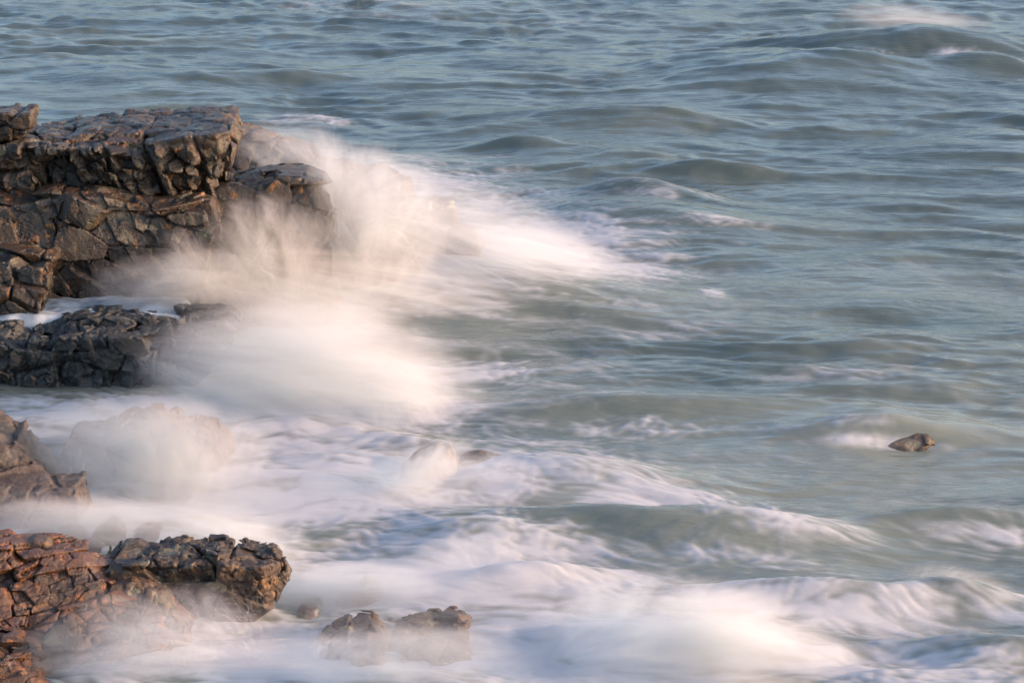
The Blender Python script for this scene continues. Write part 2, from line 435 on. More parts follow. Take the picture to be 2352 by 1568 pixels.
rock('rock_ridge', [
    pc([(440, 300), (545, 290), (600, 302), (650, 322), (720, 347), (790, 366), (830, 380), (890, 378), (925, 396), (945, 430), (990, 660), (440, 720)], 45.6, 48.2, fa=0.6, fb=0.1, zc=0, Yp=47.6),
], [((1.6, 1.4, 0.6), (10, 24, 0), 0.16, 0.8, 0.05, 0.05, 4), ((0.4, 0.4, 0.3), (20, 24, 10), 0.07, 0.8, 0.07, 0.03, 19)],
    M_grey, 'purple-brown rock ridge sloping down to the sea behind the spray', 'rock', seed=7, zmin=-0.3, h=0.035)
rock('wave_washed_boulder', [
    pc([(905, 540), (960, 520), (1060, 520), (1098, 532), (1112, 560), (1125, 660), (900, 660)], 46.9, 48.2, fa=0.4, k=0.2, zc=0, Yp=47.4),
], [((0.9, 0.9, 0.7), (10, 14, 0), 0.10, 0.6, 0.05, 0.03, 4)], M_washed, 'smooth squat boulder buried in the right-hand end of the big splash', 'boulder', seed=8, zmin=-0.3, h=0.035, rough=(0.03, 2.5))
rock('wave_washed_boulder', [
    pc([(950, 475), (985, 460), (1040, 459), (1056, 480), (1070, 600), (930, 600)], 48.9, 49.8, fa=0.4, k=0.15, zc=0, Yp=49.4),
], [((0.7, 0.7, 0.5), (10, 14, 0), 0.10, 0.6, 0.05, 0.03, 4)], M_washed, 'small boulder hardly showing through spray above the squat one', 'boulder', seed=9, zmin=-0.3, h=0.035, rough=(0.03, 2.5))
rock('rock_mound', [
    pc([(115, 1100), (135, 1050), (163, 992), (210, 986), (290, 958), (340, 946), (380, 958), (440, 966), (495, 990), (520, 1016), (570, 1120), (110, 1130)], 36.0, 37.9, fa=0.7, k=0.08, zc=0, Yp=37.2),
], [((0.6, 0.6, 0.5), (10, -14, 0), 0.10, 0.8, 0.06, 0.05, 4), ((0.2, 0.25, 0.2), (20, 10, 10), 0.06, 1.0, 0.07, 0.03, 19)],
    M_grey, 'broad jagged mound veiled by mist in front of the dark ledge', 'rock', seed=10, zmin=-0.5, rough=(0.03, 3))
rock('pointed_rock', [
    pc([(-260, 950), (-40, 965), (2, 985), (25, 1005), (42, 998), (70, 1032), (105, 1060), (122, 1104), (150, 1130), (170, 1220), (-260, 1260)], 34.3, 36.0, fa=0.6, fb=0.4, k=0.04, zc=0, Yp=35.2),
    pc([(-260, 1110), (60, 1124), (178, 1122), (190, 1152), (210, 1250), (-260, 1290)], 33.8, 35.0, fa=0.4, k=0.04, zc=0, Yp=34.1),
], [((1.0, 1.2, 0.9), (10, -34, 10), 0.10, 0.6, 0.05, 0.05, 4), ((0.25, 0.3, 0.2), (20, 30, 10), 0.04, 0.9, 0.07, 0.02, 19)],
    M_grey, 'dark pointed rock with a sharp peak at the left edge amid mist', 'rock', seed=11, zmin=-0.5, rough=(0.03, 3))
for i, (P, lab) in enumerate([
    ([(195, 1245), (215, 1218), (245, 1201), (270, 1202), (290, 1225), (305, 1250)], 'rounded dark hump, tallest of the small misty rocks behind the boulder'),
    ([(290, 1245), (305, 1222), (335, 1212), (372, 1208), (385, 1245)], 'low misty rock just right of the tallest rounded hump'),
    ([(0, 1250), (20, 1232), (60, 1222), (120, 1226), (150, 1250)], 'long flat misty rock just behind the orange slab'),
    ([(105, 1250), (125, 1226), (160, 1218), (200, 1232), (215, 1250)], 'faint grey rock in mist between the long flat rock and the rounded hump'),
    ([(150, 1275), (170, 1252), (195, 1246), (235, 1262), (245, 1280)], 'pale misty rock in the gap between orange slab and boulder')]):
    c = P[0][1]; Yb = G(0, c)[1]
    rock('small_rock', [pc(P + [(P[-1][0] + 10, c + 60), (P[0][0] - 10, c + 60)], Yb, Yb + 0.7, fa=0.5, k=0.08, zc=0, Yp=Yb + 0.25)],
         [((0.4, 0.4, 0.3), (10, -14, 0), 0.05, 0.7, 0.06, 0.02, 4)], M_grey, lab, 'rock', seed=20 + i, zmin=-0.4, pad=0.2, group='small rocks in the mist behind the boulder', rough=(0.02, 4))
rock('orange_rock_slab', [
    pc([(-420, 1240), (0, 1254), (60, 1264), (120, 1268), (180, 1280), (225, 1305), (300, 1345), (380, 1365), (450, 1430), (480, 1600), (-420, 1800)], 29.0, 31.2, fa=1.45, fb=0.2, k=0.04, zc=0, Yp=30.5),
    pc([(-420, 1495), (0, 1508), (60, 1528), (110, 1580), (110, 1700), (-420, 1800)], 28.0, 29.4, fa=0.5, k=0.05, zc=0, Yp=28.3),
], [((1.1, 1.2, 0.26), (38, 20, 6), 0.11, 0.6, 0.05, 0.11, 4), ((0.36, 0.8, 0.24), (38, 20, 6), 0.05, 1.0, 0.05, 0.05, 19), ((0.1, 0.1, 0.08), (-30, 14, 8), 0.015, 1.0, 0.1, 0.01, 29)],
    M_orange, 'sunlit orange bedrock slab with dipping layers and dark cracks', 'rock', seed=12, zmin=-0.7, h=0.016, rough=(0.012, 4.0))
rock('cobble_rock', [
    pc([(48, 1272), (52, 1248), (75, 1242), (105, 1245), (122, 1262), (125, 1290), (48, 1300)], 30.75, 31.05, k=0.05),
], [((0.4, 0.4, 0.3), (10, -14, 0), 0.04, 0.7, 0.06, 0.02, 4)], M_red, 'small brown cobble perched on the top edge of the orange slab', 'rock', seed=30, zmin=0.4, pad=0.15, h=0.014, rough=(0.02, 4))
rock('chunky_rock', [
    pc([(60, 1530), (90, 1480), (120, 1440), (150, 1418), (172, 1426), (184, 1460), (178, 1500), (160, 1600), (60, 1620)], 28.9, 29.5, fa=0.4, k=0.04, zc=0, Yp=29.1),
], [((0.4, 0.5, 0.3), (10, -34, 0), 0.08, 0.9, 0.06, 0.04, 4), ((0.13, 0.14, 0.12), (20, 30, 10), 0.04, 1, 0.07, 0.015, 19)], M_red, 'upright ochre chunk standing in front of the orange slab', 'rock', seed=31, zmin=-0.5, pad=0.2, h=0.016)
rock('foreground_boulder', [
    pc([(212, 1345), (226, 1312), (268, 1294), (345, 1284), (420, 1280), (500, 1284), (560, 1296), (625, 1298), (660, 1316), (670, 1376), (640, 1412), (600, 1440), (590, 1520), (300, 1540), (220, 1420)], 30.5, 31.5, fa=-0.3, k=0.03, zc=0.6, cuts=[((0.80, -0.60, -0.12), Vp(606, 1330, 30.5)), ((0.1, -0.55, -0.6), Vp(560, 1436, 30.52))]),
    pc([(230, 1350), (300, 1340), (380, 1365), (430, 1430), (440, 1540), (240, 1560)], 29.7, 31.0, fa=0.8, k=0.06, zc=0, Yp=30.2),
], [((0.75, 0.8, 0.6), (10, -24, 10), 0.12, 0.8, 0.05, 0.09, 4), ((0.26, 0.28, 0.22), (20, 10, 10), 0.04, 1.1, 0.08, 0.025, 19), ((0.08, 0.08, 0.08), (0, 30, 0), 0.02, 1.0, 0.1, 0.008, 29)],
    M_red, 'big craggy brown boulder with a sunlit yellow right face in the foreground', 'boulder', seed=21, zmin=-0.7, h=0.016, rough=(0.035, 3))
for i, (P, b, lab, m) in enumerate([
    ([(900, 1110), (930, 1070), (960, 1040), (1000, 1030), (1035, 1034), (1050, 1056), (1056, 1115)], 1100, 'round brown boulder with water sheeting off it in mid foam', M_washed),
    ([(1045, 1110), (1055, 1058), (1100, 1048), (1155, 1051), (1190, 1110)], 1090, 'faint low rock half drowned right of the round boulder', M_washed),
    ([(700, 1400), (760, 1368), (815, 1352), (840, 1332), (862, 1346), (900, 1400)], 1355, 'small grey peak breaking the foam right of the big boulder', M_washed),
    ([(664, 1435), (682, 1398), (703, 1388), (730, 1392), (752, 1435)], 1400, 'little brown stone at the foot of the sunlit boulder face', M_washed),
    ([(1900, 1055), (1960, 1020), (2030, 1010), (2080, 998), (2105, 992), (2132, 994), (2152, 1014), (2170, 1055)], 1030, 'lone dark rock barely above the sea out to the right', M_red)]):
    Yb = G(0, b)[1]
    rock('sea_rock', [pc(P + [(P[-1][0] + 15, b + 60), (P[0][0] - 15, b + 60)], Yb, Yb + 0.9, fa=0.7, k=0.2, zc=0, Yp=Yb + 0.35)],
         [((0.6, 0.6, 0.5), (10, -14, 0), 0.04, 0.7, 0.06, 0.0, 4)], m, lab, 'rock', seed=40 + i, zmin=-0.5, pad=0.2, h=0.022, rough=(0.03, 3))
rock('cascade_rock', [
    pc([(690, 1570), (718, 1500), (752, 1462), (800, 1446), (850, 1450), (895, 1480), (925, 1570)], 29.0, 30.6, fa=1.7, fb=0.2, k=0.12, zc=0, Yp=29.8),
    pc([(850, 1560), (885, 1470), (950, 1452), (1010, 1450), (1052, 1440), (1078, 1454), (1110, 1550)], 29.3, 30.9, fa=2.4, fb=-0.2, k=0.10, zc=0, Yp=30.0),
    pc([(770, 1540), (800, 1488), (840, 1466), (876, 1478), (890, 1516), (880, 1620), (770, 1620)], 28.8, 29.8, fa=0.7, k=0.1, zc=0, Yp=29.2),
], [((0.5, 0.45, 0.3), (10, -14, 20), 0.07, 1.0, 0.06, 0.04, 4), ((0.2, 0.2, 0.2), (0, 30, 0), 0.04, 1.0, 0.1, 0.01, 29)],
    M_red, 'low wet brown rock mostly awash at the bottom, right of the big boulder', 'rock', seed=14, zmin=-0.6, h=0.02)
build_rocks()

# ------------------------------------------------------------------ the sea
def axis_y():
    ys = [3.0]
    while ys[-1] < 26: ys.append(ys[-1] * 1.03)
    while ys[-1] < 125:
        y = ys[-1]; ys.append(y + max(0.02, (y * y + HC * HC) / (HC * 2409) * 0.8))
    while ys[-1] < 9000: ys.append(ys[-1] * 1.035)
    return np.array(ys)
def axis_a():
    fine = np.arange(-0.31, 0.31, 0.00052)
    out = [0.31]
    while out[-1] < 12: out.append(out[-1] + 0.01 + (out[-1] - 0.31) * 0.25)
    out = np.array(out)
    return np.concatenate([-out[::-1], fine[1:], out])
ys, an = axis_y(), axis_a()
A, Y = np.meshgrid(an, ys)
A = A.astype(np.float32); Y = Y.astype(np.float32)
X = A * Y
def blob(px, py, rx, ry, ang=0.0, p=2.0):
    """soft patch on the sea: centre and radii measured on the photograph, laid out in metres"""
    c = G(px, py); ex = G(px + rx, py)[0] - c[0]; ey = (G(px, py - ry)[1] - G(px, py + ry)[1]) / 2
    a = math.radians(ang); dx, dy = X - c[0], Y - c[1]
    u = (dx * math.cos(a) + dy * math.sin(a)) / ex; v = (-dx * math.sin(a) + dy * math.cos(a)) / ey
    return np.exp(-(u * u + v * v) ** (p / 2)).astype(np.float32)
wx = X + 1.6 * vn2(X / 7, Y / 5, 1) + 0.4 * vn2(X / 2, Y / 1.2, 2)
wy = Y + 0.9 * vn2(X / 6, Y / 6, 3) + 0.12 * X * 0.6 + 0.18 * vn2(X / 1.8, Y / 1.2, 4)
H = 0.11 * vn2(wx / 12, wy / 4.6, 10) + 0.09 * vn2(wx / 7.0, wy / 2.2, 11) + 0.095 * vn2(wx / 4.6, wy / 1.1, 12)
gust = sstep(-0.5, 0.6, vn2(X / 9, Y / 4, 19) + 0.4 * vn2(X / 3, Y / 1.5, 20))
H += 0.07 * vn2(wx / 3.0, wy / 0.62, 13) * (0.5 + 0.6 * gust) + 0.042 * (0.35 + 0.65 * gust) * vn2(wx / 1.8, wy / 0.36, 14) + 0.017 * (0.2 + 0.8 * gust) * vn2(wx / 0.9, wy / 0.16, 15)
far = sstep(50, 90, Y)
H += far * (0.10 * vn2(wx / 1.8, wy / 0.9, 16) + 0.05 * vn2(wx / 0.7, wy / 0.45, 17) + 0.25 * vn2(wx / 14, wy / 7, 18))
H += 0.03 * gust * vn2((X + 0.5 * Y) / 1.1, (Y - 0.25 * X) / 0.5, 21) + 0.012 * vn2((X + 0.4 * Y) / 0.5, (Y - 0.2 * X) / 0.22, 22)
H *= 1 - 0.5 * sstep(200, 900, Y)
# single swells (px, py, rx, ry, height, angle)
for a in [(2120, 116, 300, 22, 0.75, -4), (1950, 165, 160, 12, 0.35, -3), (2250, 160, 130, 12, 0.4, -5), (2070, 1020, 110, 14, -0.12, 0), (1440, 275, 260, 14, 0.35, -8), (1210, 338, 120, 9, 0.3, -6), (1640, 398, 130, 9, 0.28, -8),
          (1450, 500, 260, 34, 0.55, -14), (1480, 455, 190, 16, 0.4, -12), (1750, 175, 260, 40, 0.5, 0), (640, 178, 240, 10, 0.3, 0),
          (1250, 690, 330, 40, 0.35, -5), (1500, 945, 330, 20, 0.22, 0), (2000, 1000, 200, 20, 0.32, -3), (1300, 1110, 330, 50, 0.4, -10), (1000, 1078, 110, 34, -0.25, 0), (820, 1345, 110, 26, -0.2, 0), (700, 1380, 60, 20, -0.1, 0), (1600, 1230, 330, 32, 0.5, -10),
          (1100, 1240, 200, 40, 0.35, 0), (2200, 1200, 260, 25, 0.25, 5), (2190, 1355, 140, 18, 0.28, -6), (1900, 1370, 300, 22, 0.3, -3), (1500, 1480, 300, 50, 0.35, -5), (700, 1130, 260, 26, 0.3, -10),
          (1000, 640, 260, 45, 0.5, -10), (2280, 1500, 200, 30, 0.3, -8), (1230, 1330, 160, 20, 0.3, 5)]:
    H += a[4] * blob(*a[:4], a[5])
H = H - 0.02
# foam: patches torn into streaks that follow the water
foam = np.zeros_like(X)
for px, py, rx, ry, am, an_ in [
    (700, 1120, 420, 100, 1.0, -6), (250, 950, 330, 50, 0.9, 0), (700, 950, 380, 150, 1.0, 0), (1150, 1090, 330, 75, 0.85, -14), (1500, 1170, 330, 50, 0.8, -16), (1750, 1225, 230, 28, 0.7, -12),
    (1000, 1330, 420, 120, 1.0, -5), (1350, 1500, 480, 130, 1.1, -5), (600, 1500, 500, 120, 1.1, 0), (1900, 1400, 420, 50, 0.75, -4), (2330, 1400, 170, 45, 0.6, -12), (2000, 1530, 360, 60, 0.7, -3), (2250, 1560, 260, 40, 0.7, 0),
    (900, 640, 420, 75, 1.0, -8), (1250, 560, 260, 60, 1.0, -20), (1400, 610, 190, 36, 0.8, -16), (1120, 470, 200, 40, 0.6, -20), (1480, 470, 130, 16, 0.42, -14), (1650, 530, 150, 12, 0.3, -16),
    (650, 720, 280, 60, 0.9, 0), (1150, 850, 220, 40, 0.55, 0), (1400, 915, 120, 12, 0.6, 0), (1400, 990, 210, 22, 0.45, -4), (1640, 675, 36, 12, 0.8, 0), (1900, 1000, 150, 8, 0.35, -3), (2080, 975, 90, 8, 0.3, 0),
    (1560, 760, 140, 16, 0.35, 0), (2080, 88, 150, 9, 0.6, -3), (1985, 140, 80, 7, 0.5, -3), (2200, 142, 80, 7, 0.5, -4), (2010, 1022, 150, 6, 0.35, 0), (900, 420, 260, 60, 0.7, -12), (1960, 870, 200, 14, 0.3, 0),
    (850, 20, 260, 22, 0.3, 0), (700, 270, 130, 20, 0.45, 0), (2300, 1240, 200, 30, 0.35, 0), (1750, 1300, 260, 26, 0.45, -10), (200, 1200, 330, 60, 0.9, 0), (1300, 40, 300, 22, 0.2, 0), (1640, 380, 60, 12, .2, 0)]:
    foam = np.maximum(foam, am * blob(px, py, rx, ry, an_, 2.4))
fwx = X + 0.7 * vn2(X / 3, Y / 2.4, 31) + 0.14 * vn2(X / 0.9, Y / 0.8, 32)
fwy = Y + 0.22 * X + 0.5 * vn2(X / 3.2, Y / 2.2, 33) + 0.12 * vn2(X / 0.9, Y / 0.8, 34)
st = 0.42 * vn2(fwx / 3.0, fwy / 0.9, 40) + 0.36 * vn2(fwx / 1.3, fwy / 0.34, 41) + 0.34 * vn2(fwx / 0.6, fwy / 0.18, 42) + 0.32 * vn2(fwx / 0.22, fwy / 0.10, 43)
lace = 1 - np.abs(vn2(fwx / 1.1, fwy / 0.6, 44)) * 2.2
foam = foam + 0.10 * sstep(75, 40, Y)
foam2 = sstep(0.12, 1.1, foam + 0.88 * st + 0.20 * lace * (foam > 0.05) - 0.02) * np.clip(foam * 2.5, 0, 1)
H += foam2 * (0.02 + 0.012 * st)
st_soft = 0.5 + 0.5 * np.clip(st, -1, 1)
ny, nx = X.shape
Vs = np.stack([X, Y, H], -1).reshape(-1, 3)
ids = np.arange(ny * nx, dtype=np.int32).reshape(ny, nx)
Fs = np.stack([ids[:-1, :-1], ids[:-1, 1:], ids[1:, 1:], ids[1:, :-1]], -1).reshape(-1, 4)

m, nt, out, N, L = new_mat('sea_water')
M_sea = m
at = N('ShaderNodeAttribute', attribute_name='foam'); au = N('ShaderNodeAttribute', attribute_name='silt')
tc = N('ShaderNodeTexCoord')
wat = N('ShaderNodeBsdfPrincipled'); wat.inputs['Roughness'].default_value = 0.1; wat.inputs['IOR'].default_value = 1.45
wc = ramp(N, [(0.0, (0.036, 0.054, 0.055)), (0.5, (0.062, 0.078, 0.068)), (1.0, (0.14, 0.15, 0.125))]); L(au.outputs['Fac'], wc.inputs['Fac']); L(wc.outputs['Color'], wat.inputs['Base Color'])
mp = N('ShaderNodeMapping'); mp.inputs['Scale'].default_value = (0.5, 3.2, 1.0); mp.inputs['Rotation'].default_value = (0, 0, math.radians(-7)); L(tc.outputs['Object'], mp.inputs['Vector'])
nz = N('ShaderNodeTexNoise'); nz.inputs['Scale'].default_value = 1.3; nz.inputs['Detail'].default_value = 5; nz.inputs['Roughness'].default_value = 0.55; nz.inputs['Distortion'].default_value = 0.5; L(mp.outputs[0], nz.inputs['Vector'])
bu = N('ShaderNodeBump'); bu.inputs['Strength'].default_value = 0.25; bu.inputs['Distance'].default_value = 0.12; L(nz.outputs['Fac'], bu.inputs['Height']); 
mp2 = N('ShaderNodeMapping'); mp2.inputs['Scale'].default_value = (0.9, 5.0, 1.0); mp2.inputs['Rotation'].default_value = (0, 0, math.radians(-4)); L(tc.outputs['Object'], mp2.inputs['Vector'])
nz2 = N('ShaderNodeTexNoise'); nz2.inputs['Scale'].default_value = 2.4; nz2.inputs['Detail'].default_value = 3; nz2.inputs['Distortion'].default_value = 0.8; L(mp2.outputs[0], nz2.inputs['Vector'])
gst = N('ShaderNodeTexNoise'); gst.inputs['Scale'].default_value = 0.25; gst.inputs['Detail'].default_value = 3; L(tc.outputs['Object'], gst.inputs['Vector'])
gr = ramp(N, [(0.4, 0.15), (0.6, 1.0)]); L(gst.outputs['Fac'], gr.inputs['Fac'])
bu2_ = N('ShaderNodeBump'); bu2_.inputs['Distance'].default_value = 0.02; L(gr.outputs['Color'], bu2_.inputs['Strength']); L(nz2.outputs['Fac'], bu2_.inputs['Height']); L(bu.outputs['Normal'], bu2_.inputs['Normal']); L(bu2_.outputs['Normal'], wat.inputs['Normal'])
fo = N('ShaderNodeBsdfPrincipled'); fo.inputs['Base Color'].default_value = (0.33, 0.33, 0.355, 1); fo.inputs['Roughness'].default_value = 0.75; fo.inputs['Specular IOR Level'].default_value = 0.25
nf_ = N('ShaderNodeTexNoise'); nf_.inputs['Scale'].default_value = 3.0; nf_.inputs['Detail'].default_value = 8; nf_.inputs['Roughness'].default_value = 0.6; nf_.inputs['Distortion'].default_value = 0.6
mpf = N('ShaderNodeMapping'); mpf.inputs['Scale'].default_value = (1.0, 2.2, 1.0); mpf.inputs['Rotation'].default_value = (0, 0, math.radians(-10)); L(tc.outputs['Object'], mpf.inputs['Vector']); L(mpf.outputs[0], nf_.inputs['Vector'])
bf = N('ShaderNodeBump'); bf.inputs['Strength'].default_value = 0.15; bf.inputs['Distance'].default_value = 0.1; L(nf_.outputs['Fac'], bf.inputs['Height']); L(bf.outputs['Normal'], fo.inputs['Normal'])
# foam thins out in fine threads
fm = N('ShaderNodeMath', operation='MULTIPLY_ADD'); fm.inputs[1].default_value = 0.9; fm.inputs[2].default_value = -0.45; L(nf_.outputs['Fac'], fm.inputs[0])
fe = N('ShaderNodeMath', operation='MULTIPLY'); L(fm.outputs[0], fe.inputs[0])
par = N('ShaderNodeMath', operation='MULTIPLY_ADD'); par.inputs[1].default_value = -1; par.inputs[2].default_value = 1; L(at.outputs['Fac'], par.inputs[0])
pq = N('ShaderNodeMath', operation='MULTIPLY'); L(par.outputs[0], pq.inputs[0]); L(at.outputs['Fac'], pq.inputs[1])
p4 = N('ShaderNodeMath', operation='MULTIPLY'); p4.inputs[1].default_value = 4; L(pq.outputs[0], p4.inputs[0]); L(p4.outputs[0], fe.inputs[1])
fs = N('ShaderNodeMath', operation='ADD'); fs.use_clamp = True; L(at.outputs['Fac'], fs.inputs[0]); L(fe.outputs[0], fs.inputs[1])
mxs = N('ShaderNodeMixShader'); L(fs.outputs[0], mxs.inputs[0]); L(wat.outputs[0], mxs.inputs[1]); L(fo.outputs[0], mxs.inputs[2]); L(mxs.outputs[0], out.inputs['Surface'])
sea = mesh_obj('sea', Vs, Fs, M_sea, recenter=False)
attr(sea, 'foam', np.clip(foam2, 0, 1) * 0.95)
silt = 0.25 + 0.35 * sstep(70, 36, Y) + 0.35 * vn2(X / 6, Y / 3, 50) + 0.3 * blob(1900, 1050, 600, 160) + 0.3 * foam
attr(sea, 'silt', np.clip(silt, 0, 1))
tag(sea, kind='structure')

# the pool held behind the ledge lip
m, nt, out, N, L = new_mat('pool_foam')
tc = N('ShaderNodeTexCoord'); mp = N('ShaderNodeMapping'); mp.inputs['Scale'].default_value = (0.8, 3.0, 1); L(tc.outputs['Object'], mp.inputs['Vector'])
nz = N('ShaderNodeTexNoise'); nz.inputs['Scale'].default_value = 2.0; nz.inputs['Detail'].default_value = 6; L(mp.outputs[0], nz.inputs['Vector'])
rp = ramp(N, [(0.3, (0.10, 0.13, 0.16)), (0.62, (0.33, 0.36, 0.40))]); L(nz.outputs['Fac'], rp.inputs['Fac'])
b = N('ShaderNodeBsdfPrincipled'); b.inputs['Roughness'].default_value = 0.5; L(rp.outputs['Color'], b.inputs['Base Color']); L(b.outputs[0], out.inputs['Surface'])
gx, gy = np.meshgrid(np.linspace(-9.6, -5.75, 140), np.linspace(41.35, 43.2, 60))
gz = 0.97 + 0.05 * vn2(gx / 0.7, gy / 0.25, 60) + 0.02 * vn2(gx / 0.2, gy / 0.08, 61) - 0.3 * sstep(41.62, 41.42, gy + 0.1 * vn2(gx / 0.4, gy, 62)) - 0.5 * sstep(-6.1, -5.75, gx + 0.2 * vn2(gx, gy / 0.2, 63))
ii = np.arange(gx.size, dtype=np.int32).reshape(gx.shape)
pool = mesh_obj('pool_water', np.stack([gx, gy, gz], -1).reshape(-1, 3), np.stack([ii[:-1, :-1], ii[:-1, 1:], ii[1:, 1:], ii[1:, :-1]], -1).reshape(-1, 4), m)
tag(pool, kind='structure')
# ------------------------------------------------------------------ spray and mist: real volumes of droplets
def mist_mat(name, dens, stretch, nscale, seed, lo, hi, rip=0.5, power=0.9, rot=(0, 0, 0), col=(0.80, 0.74, 0.745), fan=None):
    m, nt, out, N, L = new_mat(name)
    tc = N('ShaderNodeTexCoord')
    ln = N('ShaderNodeVectorMath', operation='LENGTH'); L(tc.outputs['Object'], ln.inputs[0])
    mp = N('ShaderNodeMapping'); mp.inputs['Location'].default_value = (seed * 3.7, seed * 1.3, seed * 2.1); mp.inputs['Scale'].default_value = stretch; mp.inputs['Rotation'].default_value = [math.radians(q) for q in rot]
    if fan is None:
        L(tc.outputs['Object'], mp.inputs['Vector'])
    else:            # drops fly out from one point and fall back: streaks follow those parabolas
        sb = N('ShaderNodeVectorMath', operation='SUBTRACT'); L(tc.outputs['Object'], sb.inputs[0]); sb.inputs[1].default_value = fan[:3]
        sx = N('ShaderNodeSeparateXYZ'); L(sb.outputs[0], sx.inputs[0])
        xx = N('ShaderNodeMath', operation='MULTIPLY'); L(sx.outputs[0], xx.inputs[0]); L(sx.outputs[0], xx.inputs[1])
        zz = N('ShaderNodeMath', operation='MULTIPLY_ADD'); zz.inputs[1].default_value = fan[3]; L(xx.outputs[0], zz.inputs[0]); L(sx.outputs[2], zz.inputs[2])
        cx = N('ShaderNodeCombineXYZ'); L(sx.outputs[0], cx.inputs[0]); L(sx.outputs[1], cx.inputs[1]); L(zz.outputs[0], cx.inputs[2])
        nm = N('ShaderNodeVectorMath', operation='NORMALIZE'); L(cx.outputs[0], nm.inputs[0])
        sc_ = N('ShaderNodeVectorMath', operation='SCALE'); sc_.inputs['Scale'].default_value = fan[4]; L(nm.outputs[0], sc_.inputs[0])
        s2 = N('ShaderNodeVectorMath', operation='SCALE'); s2.inputs['Scale'].default_value = 0.55; L(sb.outputs[0], s2.inputs[0])
        ad = N('ShaderNodeVectorMath', operation='ADD'); L(sc_.outputs[0], ad.inputs[0]); L(s2.outputs[0], ad.inputs[1])
        L(ad.outputs[0], mp.inputs['Vector']); mp.inputs['Scale'].default_value = (1, 0.5, 1)
    n = N('ShaderNodeTexNoise'); n.inputs['Scale'].default_value = nscale; n.inputs['Detail'].default_value = 7; n.inputs['Roughness'].default_value = 0.70; n.inputs['Distortion'].default_value = 0.9
    L(mp.outputs[0], n.inputs['Vector'])
    # ragged edge
    e = N('ShaderNodeMath', operation='MULTIPLY_ADD'); e.inputs[1].default_value = -rip * 2; L(n.outputs['Fac'], e.inputs[0]); 
    l2 = N('ShaderNodeMath', operation='ADD'); l2.inputs[1].default_value = rip; L(ln.outputs['Value'], l2.inputs[0]); L(l2.outputs[0], e.inputs[2])
    f = N('ShaderNodeMath', operation='SUBTRACT'); f.use_clamp = True; f.inputs[0].default_value = 1.0; L(e.outputs[0], f.inputs[1])
    g = N('ShaderNodeMath', operation='SUBTRACT'); g.use_clamp = True; g.inputs[0].default_value = 1.0; L(ln.outputs['Value'], g.inputs[1])
    g2 = N('ShaderNodeMath', operation='MULTIPLY'); g2.use_clamp = True; g2.inputs[1].default_value = 5.0; L(g.outputs[0], g2.inputs[0])
    p = N('ShaderNodeMath', operation='POWER'); p.inputs[1].default_value = power; L(f.outputs[0], p.inputs[0])
    r = N('ShaderNodeMapRange', interpolation_type='SMOOTHSTEP'); r.inputs['From Min'].default_value = lo; r.inputs['From Max'].default_value = hi; r.inputs['To Min'].default_value = 0.12; L(n.outputs['Fac'], r.inputs['Value'])
    q = N('ShaderNodeMath', operation='MULTIPLY'); L(p.outputs[0], q.inputs[0]); L(r.outputs['Result'], q.inputs[1])
    q1 = N('ShaderNodeMath', operation='MULTIPLY'); L(q.outputs[0], q1.inputs[0]); L(g2.outputs[0], q1.inputs[1])
    q2 = N('ShaderNodeMath', operation='MULTIPLY'); q2.inputs[1].default_value = dens * 1.3; L(q1.outputs[0], q2.inputs[0])
    v = N('ShaderNodeVolumeScatter'); v.inputs['Color'].default_value = (*col, 1); v.inputs['Anisotropy'].default_value = 0.5; L(q2.outputs[0], v.inputs['Density'])
    L(v.outputs[0], out.inputs['Volume'])
    return m
import bmesh
_ico = bmesh.new(); bmesh.ops.create_icosphere(_ico, subdivisions=3, radius=1.0)
def plume(name, px, py, Yd, rx, rz, ry, label, dens=1.5, stretch=(1, 1, 1), ns=2.2, seed=1, lo=0.35, hi=0.7, roll=0, rot=(0, 0, 0), rip=0.5, power=0.9, yaw=0, fan=None):
    me = bpy.data.meshes.new(name); _ico.to_mesh(me)
    me.materials.append(mist_mat(name + '_droplets', dens, stretch, ns, seed, lo, hi, rip, power, rot, fan=fan))
    o = bpy.data.objects.new(name, me); COL.objects.link(o)
    o.location = Vp(px, py, Yd); o.scale = (rx, ry, rz); o.rotation_euler = (0, math.radians(roll), math.radians(yaw))
    tag(o, label, 'spray', 'plumes of spray and mist', 'stuff')
    return o
